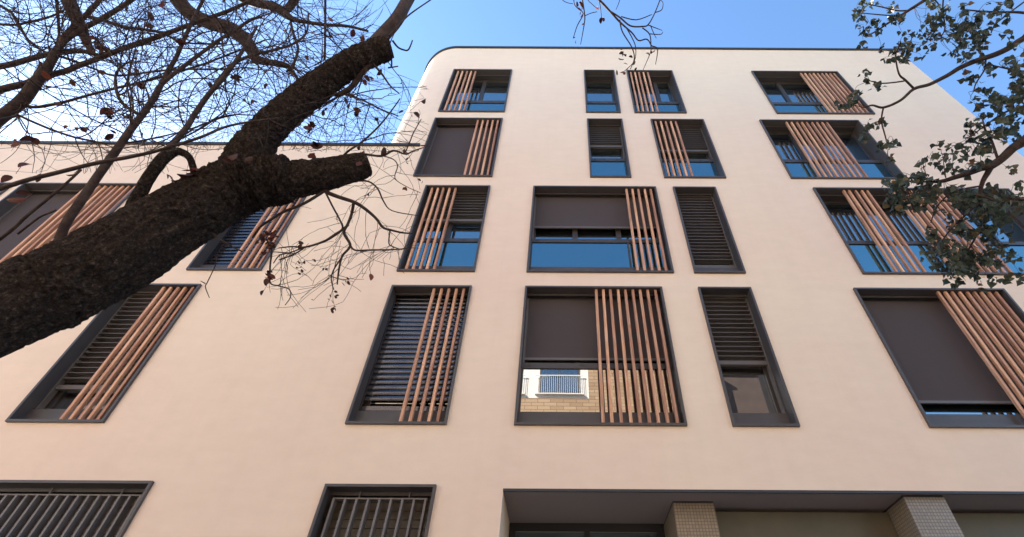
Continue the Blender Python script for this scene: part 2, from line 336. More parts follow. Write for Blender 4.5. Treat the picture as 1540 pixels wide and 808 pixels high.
def window(key, label=None, battens=(), mull=(), guard=None, blind=None, louvre=None, tilt=R(35), strip=False, divider=None, thin=False):
    X0, X1, Z0, Z1 = WIN[key]; w, h = X1-X0, Z1-Z0; lip = .036
    o = casing_mesh(w, h).build('window', M_fr, BLD, (X0, 0, Z0))
    if label: o['label'] = label
    a, e = lip, w-lip
    # sash frames
    m = MB(); t = .06
    m.box(a, e, .305, .36, lip, lip+.07); m.box(a, e, .302, .36, h-lip-.10, h-lip)
    m.box(a, a+t, .305, .36, lip+.07, h-lip-.10); m.box(e-t, e, .305, .36, lip+.07, h-lip-.10)
    for x in mull:
        x -= X0; m.box(x-.055, x+.055, .298, .36, lip+.07, h-lip-.10); m.box(x-.008, x+.008, .29, .298, lip+.07, h-lip-.10)
    m.build('window_frame', M_sash, o)
    m = MB(); xx = [a+t]+[x-X0 for x in mull]+[e-t]
    for i in range(len(xx)-1):
        x0 = xx[i]+(.055 if i else 0); x1 = xx[i+1]-(.055 if i < len(xx)-2 else 0)
        ti = rng.uniform(-.002, .002)
        m.quad((x0, .345+ti, lip+.07), (x1, .345-ti, lip+.07), (x1, .345-ti, h-lip-.10), (x0, .345+ti, h-lip-.10))
        m.build('pane', M_gn if key[0] == '4' and key[1] in 'abcd' else M_gl, o); m = MB()
    if guard is not None:
        g0, g1 = guard[0]-Z0, guard[1]-Z0
        m = MB(); m.box(a, e, .150, .195, g0, g1)
        for x in (a+.12, a+.75*(e-a), a+.4*(e-a)): m.cbox(x-.02, x+.02, .144, .150, (g0+g1)/2-.012, (g0+g1)/2+.012, .008)
        m.box(a, a+.022, .155, .185, lip, g0); m.box(e-.022, e, .155, .185, lip, g0)
        if divider is not None: m.box(divider-X0-.018, divider-X0+.018, .155, .185, lip, g0)
        m.build('guard_rail', M_sash, o)
        m = MB(); zb = lip+(.27 if strip else 0)
        m.quad((a+.022, .172, zb), (e-.022, .172, zb), (e-.022, .172, g0), (a+.022, .172, g0)); m.build('guard_pane', M_gn if key == '4c' else M_gg, o)
    if strip:
        m = MB(); m.box(a, e, .140, .20, lip, lip+.27); m.build('sill_panel', M_fr, o)
    if blind is not None:
        zb = blind-Z0; m = MB(); nx, nz = 14, 14; x0, x1 = a+.03, e-.03; base = len(m.v)
        for j in range(nz+1):
            for i in range(nx+1):
                u, vv = i/nx, j/nz
                y = .222+.006*math.sin(vv*7+u*2.1+X0)*math.sin(math.pi*u)+.004*math.sin(u*11+X0)*(1-vv)
                m.v.append((x0+(x1-x0)*u, y, zb+(h-lip-.06-zb)*vv))
        for j in range(nz):
            for i in range(nx): q = j*(nx+1)+i; m.f.append((q, q+1, q+nx+2, q+nx+1))
        m.build('roller_blind', M_blind, o, smooth=True)
        m = MB(); m.box(a+.015, e-.015, .205, .240, zb-.045, zb); m.box(a, a+.03, .20, .245, .06, h-lip-.05); m.box(e-.03, e, .20, .245, .06, h-lip-.05)
        m.build('blind_bar', M_lou, o)
        m = MB(); m.box(a, e, .245, .30, h-lip-.22, h-lip); m.build('blind_box', M_sash, o)
    if louvre is not None:
        louvre_mesh(a+.032, e-.032, louvre-Z0+.075, h-lip-.02, tilt, wd=.08 if thin else .125, th=.005 if thin else .013).build('louvre_blind', M_lgl if thin else M_lou, o)
    for (x0, x1, nb) in battens:
        m = MB()
        for i in range(nb):
            x = x0+(x1-x0)*i/(nb-1)-X0+rng.uniform(-.004, .004); lean = rng.uniform(-.006, .006)
            k = len(m.v); m.cbox(x-.0235, x+.0235, .002, .062, lip+.004, h-lip-.004, .005)
            for q in range(k, len(m.v)):
                if m.v[q][2] > h/2: m.v[q] = (m.v[q][0]+lean, m.v[q][1], m.v[q][2])
        m.build('wooden_shutter', M_wood, o)
    return o
G1 = lambda z0: (z0+.89, z0+1.02)
def gd(r):
    return {1: (15.566, 15.70), 2: (12.50, 12.62), 3: (9.445, 9.545), 4: (6.355, 6.46)}[r]
window('1a', battens=[(-3.377, -2.833, 5)], mull=(-2.559,), guard=gd(1))
window('1b', guard=gd(1))
window('1c', battens=[(2.06, 2.603, 5)], mull=(2.85,), guard=gd(1))
window('1d', battens=[(7.451, 8.50, 9)], mull=(6.783,), guard=gd(1))
window('2a', 'window with its dark roller blind fully down', battens=[(-2.364, -1.821, 5)], blind=11.66)
window('2b', louvre=13.237, guard=gd(2), tilt=R(8))
window('2c', battens=[(2.462, 3.018, 5)], louvre=13.043, guard=gd(2), tilt=R(8))
window('2d', battens=[(6.029, 7.125, 9)], mull=(6.2, 7.35), guard=gd(2))
window('3n', battens=[(-13.85, -12.75, 9)], blind=8.75)
window('3m', battens=[(-10.86, -9.78, 9)], blind=8.72, strip=True)
window('3l', battens=[(-6.40, -5.86, 5)], louvre=8.70, strip=True, tilt=R(84), thin=True)
window('3a', battens=[(-3.018, -2.487, 5)], louvre=10.162, mull=(-2.5,), guard=gd(3), strip=True, tilt=R(8))
window('3b', battens=[(1.405, 1.957, 5)], blind=10.02, mull=(.229, 1.162), guard=gd(3), strip=True, divider=1.313)
window('3c', 'narrow window with horizontal metal louvres closed over its whole height', louvre=8.76, strip=True, tilt=R(0))
window('3d', 'widest window with two batten shutters', battens=[(6.353, 6.903, 5), (7.47, 8.55, 9)], mull=(6.75, 8.2, 9.2), guard=gd(3))
window('4a', battens=[(-7.344, -6.809, 5)], louvre=5.942, strip=True, tilt=R(0))
window('4b', battens=[(-2.382, -1.834, 5)], louvre=5.60, strip=True, tilt=R(86), thin=True)
window('4c', battens=[(.584, 1.671, 9)], blind=6.602, mull=(.229, 1.0), guard=gd(4), strip=True, divider=.62)
window('4d', louvre=6.482, strip=True, mull=(), tilt=R(0))
window('4e', battens=[(6.867, 7.93, 9)], blind=5.836, strip=True)
# ground floor windows behind bar grilles
for key, n_b, gaps in (('5a', 24, (12,)), ('5b', 10, ())):
    X0, X1, Z0, Z1 = WIN[key]; w, h = X1-X0, Z1-Z0
    o = casing_mesh(w, h, dep=.42).build('window', M_fr, BLD, (X0, 0, Z0))
    m = MB(); 
    for i in range(int(h/.055)): m.box(.05, w-.05, .30+.012*(i % 2), .40, h-.05-.055*(i+1), h-.05-.055*i-.004)
    m.build('slatted_shutter', M_slat, o)
    g = MB(); xa0, xb0 = .13, w-.13; zt = h-.15
    sp = .135; nb = int((xb0-xa0)/sp); sp = (xb0-xa0)/nb
    for i in range(nb+1):
        x = xa0+i*sp; g.box(x-.014, x+.014, .060, .160, .12, zt)
    g.box(xa0-.02, xb0+.02, .078, .142, zt, zt+.018); g.box(xa0-.02, xb0+.02, .078, .142, .10, .118)
    for x in ((.3*w, .75*w) if w < 2 else (.3, w*.33, w*.62, w*.88)): g.box(x-.006, x+.006, .10, .12, zt+.018, h-.043)
    g.build('bar_grille', M_bar, o)
# the recess at street level
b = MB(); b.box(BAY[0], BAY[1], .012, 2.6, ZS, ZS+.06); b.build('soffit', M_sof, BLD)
b = MB(); b.box(BAY[0], BAY[1], -.012, .012, ZS-.022, ZS+.012); b.build('drip_edge', M_cop, BLD)
b = MB(); b.box(BAY[0], 1.50, 1.25, 1.33, 3.0, ZS-.002)
b.box(BAY[0], 1.50, 1.2, 1.25, ZS-.12, ZS-.003); b.box(BAY[0]+.002, BAY[0]+.10, 1.2, 1.25, .1, ZS-.12); b.box(1.40, 1.498, 1.2, 1.25, .1, ZS-.12)
b.box(.32, .40, 1.2, 1.25, .1, ZS-.12); d = b.build('door', M_door, BLD)
m = MB(); m.quad((BAY[0]+.1, 1.235, .2), (.32, 1.235, .2), (.32, 1.235, ZS-.12), (BAY[0]+.1, 1.235, ZS-.12)); m.build('pane', M_gl, d)
m = MB(); m.quad((.4, 1.235, .2), (1.40, 1.235, .2), (1.40, 1.235, ZS-.12), (.4, 1.235, ZS-.12)); m.build('pane', M_gl, d)
for x0, x1, y0 in ((1.502, 2.06, .34), (4.53, 5.07, .09), (8.6, 9.15, .09)):
    b = MB(); b.box(x0, x1, y0, 1.6, .12, ZS-.03); p = b.build('column', M_tile, BLD)
    m = MB(); m.box(x0+.006, x1-.006, y0+.006, 1.5, ZS-.03, ZS-.001); m.build('column_cap', M_cop, p)
for x0, x1 in ((2.062, 4.528), (5.072, 8.598), (9.152, BAY[1])):
    b = MB(); nb = 1
    for i in range(nb):
        a0 = x0+(x1-x0)*i/nb; a1 = x0+(x1-x0)*(i+1)/nb-.006
        b.box(a0, a1, .56+.002*i, .62, .12, ZS-.06)
    b.build('panel', M_olive, BLD)
    
# ------------------------------------------------------------------ buildings across the street
M_brick = mat('stone_cladding', (.45, .27, .14), .85, .2)
v = coords(M_brick); sw = N(M_brick, 'ShaderNodeSeparateXYZ'); cb = N(M_brick, 'ShaderNodeCombineXYZ'); L(M_brick, v, sw.inputs[0]); L(M_brick, sw.outputs[0], cb.inputs[0]); L(M_brick, sw.outputs[2], cb.inputs[1])
bk = N(M_brick, 'ShaderNodeTexBrick'); L(M_brick, cb.outputs[0], bk.inputs['Vector']); bk.inputs['Scale'].default_value = 1; bk.inputs['Brick Width'].default_value = .62; bk.inputs['Row Height'].default_value = .19
bk.inputs['Mortar Size'].default_value = .012; bk.inputs['Color1'].default_value = (.44, .31, .20, 1); bk.inputs['Color2'].default_value = (.33, .215, .13, 1); bk.inputs['Mortar'].default_value = (.16, .10, .07, 1)
L(M_brick, bk.outputs[0], bsdf(M_brick).inputs['Base Color'])
M_wh = mat('white_render', (.78, .74, .70), .85, .2); v = coords(M_wh); n, r = noisecol(M_wh, v, 1.2, [(.3, (.74, .69, .64)), (.7, (.82, .78, .73))]); L(M_wh, r.outputs[0], bsdf(M_wh).inputs['Base Color'])
M_tan = mat('brown_render', (.10, .075, .065), .85, .2); v = coords(M_tan); n, r = noisecol(M_tan, v, 1.0, [(.3, (.07, .05, .045)), (.7, (.10, .075, .065))]); L(M_tan, r.outputs[0], bsdf(M_tan).inputs['Base Color'])
M_white = mat('white_metal', (.8, .8, .8), .4)
OY = -8.0
ob = empty('brick_building', (0, OY, 0)); tag(ob, 'stone clad apartment building across the street with white balconies', 'building')
b = MB(); b.box(-14, 7.6, -11, 0, 0, 14.87); b.build('wall', M_brick, ob)
b = MB(); b.box(-14, 1.26, -11, .006, 14.87, 17.6); b.build('attic_wall', M_wh, ob)
b = MB(); b.box(1.262, 7.6, -11, 0, 14.872, 17.6); b.build('attic_wall', M_brick, ob)
b = MB(); b.box(-14.1, 7.7, -11.1, .12, 17.6, 17.75); b.build('roof', M_conc, ob)
for fl in range(5):
    z = (4.0, 6.55, 9.1, 11.65, 15.08)[fl]
    for x0 in (-12.5, -9, -4.3, -1.4):
        bd = .14 if fl == 4 else .62
        b = MB(); b.box(x0, x0+2.4, .008, bd, z-(.05 if fl == 4 else .10), z); s = b.build('balcony', M_wh, ob)
        m = MB()
        for i in range(24): m.box(x0+.02+i*.098, x0+.034+i*.098, bd-.04, bd-.025, z, z+1.0)
        for k in range(int(bd/.12)): m.box(x0+.02, x0+.034, .1+k*.1, .114+k*.1, z, z+1); m.box(x0+2.36, x0+2.374, .1+k*.1, .114+k*.1, z, z+1)
        m.box(x0, x0+2.4, bd-.05, bd-.01, z+1, z+1.04); m.build('railing', M_white, s)
        b = MB(); b.box(x0+.2, x0+2.2, .010, .05, z+.02, z+2.2); wn = b.build('window', M_sash, ob)
        m = MB(); m.box(x0+.28, x0+1.16, .0505, .055, z+.1, z+2.12); m.build('pane', M_gl, wn)
        m = MB(); m.box(x0+1.24, x0+2.12, .0505, .055, z+.1, z+2.12); m.build('pane', M_gl, wn)
ob = empty('added_white_building', (0, OY, 0)); tag(ob, 'added unseen white apartment house with a made-up dark brown attic, left of the stone clad building', 'building')
b = MB(); b.box(-48, -14.2, -10, 0, 0, 9.0); b.build('wall', M_wh, ob)  # unseen house added low and white, to bring more light into the street
b = MB(); b.box(-48, -14.2, -10, -.4, 9.0, 15.4); b.build('attic_wall', M_tan, ob)  # made-up attic, dark so the far left window reflects something dark
b = MB(); b.box(-48.1, -14.12, -10.1, .12, 15.4, 15.6); b.build('roof', M_conc, ob)
for fl in range(2):
    for k in range(9):
        x0 = -46.5+3.5*k; z = 3.2+2.8*fl
        b = MB(); b.box(x0, x0+1.3, .004, .05, z, z+1.6); wn = b.build('window', M_sash, ob)
        m = MB(); m.box(x0+.08, x0+1.22, .0505, .055, z+.08, z+1.52); m.build('pane', M_gl, wn)
ob = empty('added_brown_building', (0, OY-1.0, 0)); tag(ob, 'added unseen dark brown apartment house beside the stone clad building across the street', 'building')
b = MB(); b.box(7.8, 14.6, -10, 0, 0, 17.2); b.build('wall', M_tan, ob)  # invented house out of view, tall and dark to darken a window reflection
b = MB(); b.box(7.7, 14.7, -10.1, .12, 17.2, 17.4); b.build('roof', M_conc, ob)
for fl in range(3):
    for k in range(2):
        x0 = 9.0+2.8*k; z = 3.2+2.8*fl
        b = MB(); b.box(x0, x0+1.3, .004, .05, z, z+1.6); wn = b.build('window', M_wh, ob)
        m = MB(); m.box(x0+.08, x0+1.22, .0505, .055, z+.08, z+1.52); m.build('pane', M_gl, wn)

# ------------------------------------------------------------------ trees
def spline(pts, sub):
    "pts: list of (Vector, radius) -> Catmull-Rom resampled"
    P = [pts[0]]+list(pts)+[pts[-1]]; out = []
    for i in range(1, len(P)-2):
        p0, p1, p2, p3 = P[i-1][0], P[i][0], P[i+1][0], P[i+2][0]
        for k in range(sub):
            t = k/sub
            q = ((p1*2)+(p2-p0)*t+(p0*2-p1*5+p2*4-p3)*t*t+(p1*3-p0-p2*3+p3)*t**3)*.5
            out.append((q, P[i][1]*(1-t)+P[i+1][1]*t))
    out.append(P[-2]); return out
def px(lst, sub=4):
    "traced limb: (u, v, depth, radius in photo pixels)"
    return spline([(at(u, v, d), r*d/F) for u, v, d, r in lst], sub)
def limb(m, pts, seg=8, wob=.0, rg=None):
    P = [p for p, r in pts]; Rr = [r for p, r in pts]
    if wob:
        P = [p+Vector((noise.noise(p*3), noise.noise(p*3+Vector((9, 0, 0))), noise.noise(p*3+Vector((0, 9, 0)))))*wob for p in P]
    m.tube(P, Rr, seg); return list(zip(P, Rr))
def barktube(m, pts, seg=56, amp=.10, endround=False):
    "thick limb with a rough, furrowed surface"
    n0 = len(m.v); up = None; N_ = len(pts)
    for i, (p, r) in enumerate(pts):
        t = (pts[min(i+1, N_-1)][0]-pts[max(i-1, 0)][0]).normalized()
        if up is None: up = t.orthogonal().normalized()
        up = (up-t*up.dot(t)).normalized(); w = t.cross(up)
        for k in range(seg):
            a = 2*math.pi*k/seg; dvec = up*math.cos(a)+w*math.sin(a); q = p+dvec*r
            al = t*(q.dot(t))
            s = (q-al)*1.0+al*.38                 # stretched along the limb
            rid = 1-abs(noise.noise(s*17))*2
            f = -.03*r + noise.noise(q*2.6)*.06*r + min(1, r/.15)*((rid-.6)*amp*.20 + noise.noise(s*34)*.010 + noise.noise(q*30)*.005 + noise.noise(q*85)*.006)
            m.v.append(tuple(q+dvec*f))
    for i in range(N_-1):
        for k in range(seg):
            k2 = (k+1) % seg; m.f.append((n0+i*seg+k, n0+i*seg+k2, n0+(i+1)*seg+k2, n0+(i+1)*seg+k))
    m.f.append(tuple(n0+k for k in range(seg-1, -1, -1))); m.f.append(tuple(n0+(N_-1)*seg+k for k in range(seg)))

def rdir(rg):
    while True:
        v_ = Vector((rg.uniform(-1, 1), rg.uniform(-1, 1), rg.uniform(-1, 1)))
        if .1 < v_.length < 1: return v_.normalized()
def twig(m, rg, p, d, length, r0, level, keep, tips, kink=.35, droop=0.0, branch=.55):
    "wandering twig with side shoots"
    step = .05; n = max(3, int(length/step)); pts = [p]; bend = rdir(rg)*.15; bend -= d*bend.dot(d)
    for i in range(n):
        d = (d+bend+rdir(rg)*kink*.28+Vector((0, 0, -droop))).normalized()
        if rg.random() < .07: bend = rdir(rg)*rg.uniform(.05, .20)
        if rg.random() < .09: d = (d+rdir(rg)*.4).normalized()
        q = pts[-1]+d*step*rg.uniform(.8, 1.2)
        if not keep(q): break
        pts.append(q)
        if level > 0 and i > 1 and rg.random() < branch*.26:
            a_ = rdir(rg); a_ -= d*a_.dot(d); sd_ = (d+a_.normalized()*rg.uniform(.45, .9)).normalized()
            twig(m, rg, q, sd_, length*rg.uniform(.3, .65), r0*.62*(1-.45*i/n), level-1, keep, tips, kink*1.2, droop, branch)
    if len(pts) < 3: return
    k = len(pts); m.tube(pts, [max(.0014, r0*(1-.72*i/(k-1))) for i in range(k)], 3, False)
    tips.append((pts[-1], d))
def curled_leaf(m, p, d, s, rg, n=5):
    "dead leaf: pointed oval, folded along its midrib and curled"
    side = d.cross(rdir(rg)).normalized(); up_ = side.cross(d).normalized(); base = len(m.v); cur = rg.uniform(-1.2, 1.2); fold = rg.uniform(.2, .8)
    for i in range(n+1):
        t = i/n; wdt = .30*math.sin(math.pi*min(1, t*.93+.03))**.8*s
        c = p+d*(s*math.sin(cur*t)/cur if abs(cur) > .05 else s*t)+up_*(s*(1-math.cos(cur*t))/cur if abs(cur) > .05 else 0)
        m.v += [tuple(c-side*wdt+up_*wdt*fold), tuple(c), tuple(c+side*wdt+up_*wdt*fold)]
    for i in range(n):
        a_ = base+i*3; m.f += [(a_, a_+1, a_+4, a_+3), (a_+1, a_+2, a_+5, a_+4)]

# ---- bare tree on the left
T1 = empty('bare_tree', (-4.6, 1.9, .12)); tag(T1, 'leaning bare tree with dark rough bark, a sawn limb and a few red dead leaves', 'tree')
off1 = -Vector((-4.6, 1.9, .12))
def bld(m, name, mt, parent, off, smooth=True):
    o = m.build(name, mt, parent, smooth=smooth)
    me = o.data
    for vv in me.vertices: vv.co += off
    return o
trunk = MB()
base = [(Vector((-4.75, 1.85, -.05)), .42), (Vector((-4.6, 1.9, .5)), .33), (Vector((-4.2, 1.92, 1.5)), .29), (Vector((-3.6, 1.95, 2.55)), .25)]
main = base+[(at(u, v_, d), r*d/F) for u, v_, d, r in [(0, 468, 2.62, 62), (100, 427, 2.78, 60), (200, 371, 2.95, 53), (300, 310, 3.15, 47), (360, 280, 3.27, 45), (405, 272, 3.33, 40), (436, 270, 3.36, 33)]]
barktube(trunk, spline(main, 30), 150)
stump = [(at(u, v_, d), r*d/F) for u, v_, d, r in [(400, 278, 3.34, 30), (440, 271, 3.38, 27.5), (480, 264, 3.42, 26), (515, 257, 3.45, 23), (540, 251, 3.47, 21.5), (552, 248, 3.48, 18), (556, 247, 3.485, 12)]]
barktube(trunk, spline(stump, 14), 96, .08)
limbA = [(at(u, v_, d), r*d/F) for u, v_, d, r in [(355, 270, 3.30, 32), (372, 236, 3.30, 29.5), (395, 204, 3.36, 26), (420, 178, 3.41, 24.5), (450, 152, 3.47, 23.5), (478, 130, 3.52, 22.5), (505, 110, 3.57, 21), (535, 91, 3.61, 20), (560, 80, 3.64, 20), (578, 74, 3.66, 19), (589, 72, 3.67, 14)]]
barktube(trunk, spline(limbA, 14), 96, .08)
A2p = px([(556, 80, 3.66, 13), (575, 55, 3.75, 10.5), (600, 26, 3.9, 9.5), (613, 0, 4.1, 8.5), (640, -50, 4.4, 7.5), (720, -110, 4.7, 6), (800, -120, 4.85, 4), (870, -60, 4.95, 2.6), (901, 0, 5.0, 1.8)], 6)
Lp = px([(196, 345, 2.95, 13), (200, 313, 2.97, 10.5), (221, 272, 3.0, 9), (239, 246, 3.02, 9.5), (253, 233, 3.05, 8.5), (268, 228, 3.08, 6.2), (284, 236, 3.1, 5), (291, 255, 3.12, 5), (294, 275, 3.15, 5)], 6)
barktube(trunk, Lp, 36, .06)
# second leader, out of the frame to the left, that carries the overhead limbs
lead = [(Vector((-4.25, 1.92, 1.35)), .20), (at(-230, 430, 2.9), .17), (at(-300, 240, 3.5), .14), (at(-290, 60, 4.0), .12), (at(-170, -110, 4.4), .10), (at(40, -190, 4.7), .085), (at(200, -110, 4.75), .075), (at(262, -5, 4.7), .062)]
barktube(trunk, spline(lead, 8), 24, .06)
bld(trunk, 'trunk', M_bark, T1, off1)

lm = MB(); traced = []; limb(lm, A2p, 14, .01)
def tr(lst, seg=7, wob=.012, sub=5):
    p = limb(lm, px(lst, sub), seg, wob); traced.append(p); return p
tr([(255, -20, 4.7, 11), (272, 5, 4.7, 11), (290, 22, 4.7, 10.5), (320, 36, 4.68, 10.5), (348, 45, 4.65, 10.5), (368, 58, 4.62, 10), (378, 74, 4.6, 9), (386, 88, 4.6, 7), (405, 94, 4.6, 5), (427, 98, 4.6, 5), (438, 103, 4.6, 3), (452, 124, 4.6, 2)])
tr([(340, -20, 4.9, 8), (365, -4, 4.9, 7.5), (387, 4, 4.88, 7), (409, 9, 4.85, 7), (425, 18, 4.82, 6.5), (440, 29, 4.8, 4), (458, 34, 4.8, 2.8), (489, 38, 4.75, 2.6), (520, 40, 4.7, 2.2), (554, 47, 4.65, 1.8)])
tr([(425, 20, 4.82, 5.5), (438, 5, 4.85, 6), (452, -20, 4.9, 6)])
tr([(-60, -60, 4.4, 12), (40, -40, 4.5, 11), (92, -12, 4.5, 10.5), (104, 5, 4.5, 9.5), (113, 25, 4.5, 9), (124, 48, 4.5, 7.5), (132, 66, 4.5, 5.5), (137, 74, 4.5, 4)])
tr([(-150, 280, 3.6, 12), (-60, 225, 3.7, 11), (0, 178, 3.8, 9), (33, 152, 3.85, 9), (53, 125, 3.9, 8), (71, 100, 3.95, 6.5), (87, 71, 4.0, 4.5), (100, 51, 4.0, 4.2), (120, 31, 4.05, 3.8), (147, 2, 4.1, 3.2), (170, -30, 4.2, 2.5)])
tr([(71, 100, 3.95, 6), (84, 82, 4.0, 4.5), (96, 62, 4.0, 4), (125, 42, 4.05, 3.8), (156, 25, 4.1, 3.6), (200, 0, 4.2, 3.4), (240, -30, 4.3, 3)])
tr([(-120, 120, 4.2, 6), (0, 100, 4.3, 4.5), (36, 91, 4.3, 4.2), (71, 82, 4.3, 4), (100, 78, 4.3, 4), (126, 77, 4.25, 3.5), (150, 82, 4.25, 2.5), (170, 78, 4.25, 1.4)])
tr([(-120, 170, 3.9, 7), (0, 134, 3.95, 5.2), (44, 122, 4.0, 5), (58, 108, 4.0, 5), (62, 95, 4.0, 4)])
tr([(50, 128, 3.92, 5), (73, 114, 4.0, 4.5), (100, 107, 4.05, 4.2), (125, 96, 4.1, 4), (156, 85, 4.1, 3.8), (189, 73, 4.15, 3.6), (247, 51, 4.2, 3.4), (294, 33, 4.25, 3.2), (340, 18, 4.3, 2.8), (400, -10, 4.4, 2.2)])
tr([(78, -20, 4.6, 2.4), (85, 0, 4.6, 2.2), (89, 56, 4.6, 1.8)], wob=.004)
tr([(80, 385, 2.76, 7), (98, 339, 2.85, 6.5), (120, 304, 2.95, 6.4), (143, 270, 3.05, 6), (167, 237, 3.15, 5.8), (196, 195, 3.25, 5.2), (218, 168, 3.35, 4.4), (234, 145, 3.45, 3.8), (250, 111, 3.55, 3.4), (265, 85, 3.65, 3), (283, 45, 3.8, 2.6), (308, -5, 4.0, 2.2)], wob=.006)
tr([(210, 176, 3.32, 3.8), (228, 152, 3.4, 3.6), (245, 125, 3.5, 3.2), (290, 89, 3.7, 2.8), (340, 53, 3.9, 2.2), (360, 40, 4.0, 1.5)], wob=.006)
tr([(208, 172, 3.35, 2.6), (190, 160, 3.4, 2.4), (180, 145, 3.4, 2.2), (175, 125, 3.45, 2), (176, 108, 3.5, 1.6), (188, 95, 3.5, 1.2)])
tr([(241, 246, 3.02, 5), (255, 222, 3.1, 4.6), (267, 208, 3.15, 4.4), (280, 190, 3.2, 4.2), (292, 172, 3.3, 4), (319, 136, 3.4, 3.6), (340, 111, 3.5, 3.4), (362, 80, 3.6, 2.6), (385, 40, 3.8, 1.8)])
tr([(-200, 330, 3.0, 5), (-60, 303, 2.85, 4), (0, 285, 2.85, 3.6), (45, 270, 2.85, 3.4), (89, 259, 2.86, 3.2), (134, 248, 2.88, 3.1), (167, 241, 2.9, 3), (200, 235, 2.92, 2.8), (241, 226, 2.95, 2.5), (301, 207, 3.0, 2.2), (345, 190, 3.1, 1.8), (420, 178, 3.2, 1.4)], wob=.005)
tr([(-60, 400, 2.8, 3), (13, 350, 2.8, 2.6), (38, 328, 2.8, 2.4), (62, 308, 2.82, 2.2), (96, 279, 2.84, 2), (122, 255, 2.86, 1.8)], wob=.004)
tr([(27, 352, 2.75, 1.8), (58, 328, 2.75, 1.6), (70, 322, 2.75, 1.5), (84, 316, 2.75, 1.8)], wob=.004)
tr([(-140, 20, 4.6, 4), (0, 36, 4.6, 1.9), (45, 33, 4.6, 1.8), (75, 25, 4.6, 1.6), (100, 12, 4.6, 1.2)])
tr([(-100, -40, 4.3, 3), (0, 9, 4.3, 2), (22, 28, 4.3, 2), (42, 60, 4.3, 1.8), (68, 78, 4.3, 1.6), (100, 88, 4.3, 1.6), (140, 102, 4.2, 1.6), (175, 113, 4.2, 1.6), (250, 106, 4.1, 1.5), (340, 103, 4.0, 1.3)])
tr([(30, 152, 3.85, 3), (48, 161, 3.85, 2.4), (80, 157, 3.9, 2.2), (130, 144, 3.95, 2), (200, 127, 4.0, 1.9), (270, 108, 4.1, 1.7), (340, 84, 4.2, 1.4), (400, 60, 4.3, 1.1)])
tr([(27, 172, 3.6, 1.8), (55, 185, 3.6, 1.8), (85, 198, 3.6, 1.8), (120, 210, 3.55, 1.7), (165, 216, 3.5, 1.5), (215, 212, 3.5, 1.3), (270, 200, 3.5, 1)])
tr([(130, 24, 4.5, 3), (155, 31, 4.5, 2.6), (189, 42, 4.5, 2.4), (220, 45, 4.5, 2.2), (245, 50, 4.5, 2), (280, 65, 4.5, 1.5), (340, 65, 4.5, 1.1)])
tr([(437, 34, 4.8, 2), (443, 55, 4.7, 2), (448, 75, 4.6, 2), (441, 98, 4.5, 2), (430, 108, 4.5, 1.5)])
tr([(489, -20, 4.4, 1.8), (489, 38, 4.3, 1.8), (488, 90, 4.2, 1.6)], wob=.003)
tr([(340, 57, 3.9, 2), (355, 45, 3.95, 2.2), (380, 30, 4.0, 2.2), (395, 26, 4.0, 1.8)])
tr([(320, 132, 3.6, 2.6), (345, 100, 3.7, 2.5), (375, 84, 3.8, 2.3), (410, 75, 3.9, 2.1), (440, 66, 4.0, 1.8), (460, 48, 4.1, 1.5), (463, 20, 4.2, 1.2)])
tr([(556, 84, 3.63, 4), (562, 94, 3.62, 4), (552, 103, 3.6, 4), (543, 112, 3.6, 4), (530, 128, 3.58, 4), (518, 137, 3.56, 4.2), (505, 142, 3.55, 3.6), (492, 132, 3.53, 3)])
tr([(560, 95, 3.6, 2), (575, 112, 3.6, 1.6), (588, 130, 3.6, 1.2), (600, 140, 3.6, .9)])
tr([(518, 140, 3.55, 1.6), (545, 150, 3.55, 1.4), (575, 165, 3.55, 1.2), (600, 175, 3.6, .9)])
tr([(590, 62, 3.67, 1.6), (598, 72, 3.7, 1.4), (606, 76, 3.7, 1.3), (614, 76, 3.7, 1.2), (620, 61, 3.7, .9)])
tr([(585, 55, 3.7, 1.5), (598, 40, 3.75, 1.4), (612, 26, 3.8, 1.2), (630, 12, 3.85, 1), (652, -4, 3.9, .9)])
tr([(588, 78, 3.67, 1.4), (590, 100, 3.68, 1.2), (585, 103, 3.68, 1.2), (600, 101, 3.7, .9)])
# twigs that hang below the sawn limb
low = []
def lo(lst): low.append(tr(lst, 6, .004, 4))
lo([(480, 280, 3.4, 3.6), (492, 289, 3.4, 3.4), (509, 296, 3.4, 3.3), (532, 304, 3.4, 3), (547, 313, 3.4, 2.6), (565, 328, 3.4, 2.2), (576, 342, 3.4, 2), (588, 346, 3.4, 1.8), (605, 350, 3.4, 1.6), (620, 351, 3.4, 1)])
lo([(532, 304, 3.4, 2.5), (529, 321, 3.4, 2.4), (523, 337, 3.38, 2.3), (517, 350, 3.37, 2.2), (526, 366, 3.36, 2.1), (524, 374, 3.35, 2), (514, 386, 3.35, 1.8), (509, 409, 3.34, 1.5), (507, 428, 3.34, 1)])
lo([(486, 288, 3.38, 2.6), (476, 295, 3.37, 2.4), (454, 308, 3.35, 2.3), (427, 319, 3.33, 2.2), (409, 330, 3.3, 2), (392, 341, 3.3, 1.8), (380, 358, 3.3, 1.4)])
lo([(524, 338, 3.4, 2), (506, 352, 3.4, 1.9), (486, 364, 3.4, 1.8), (459, 372, 3.4, 1.6), (439, 371, 3.4, 1.2), (419, 373, 3.4, .9)])
lo([(459, 372, 3.4, 1.3), (443, 382, 3.4, 1.1), (419, 391, 3.4, .8)])
lo([(458, 372, 3.4, 1.1), (436, 380, 3.4, 1), (420, 384, 3.4, .9), (411, 396, 3.4, .7)])
lo([(400, 360, 3.3, 1.4), (408, 376, 3.3, 1.3), (406, 399, 3.3, 1.3), (406, 425, 3.3, 1.2), (419, 430, 3.3, 1), (435, 435, 3.3, .9), (437, 447, 3.3, .8), (429, 459, 3.3, .7)])
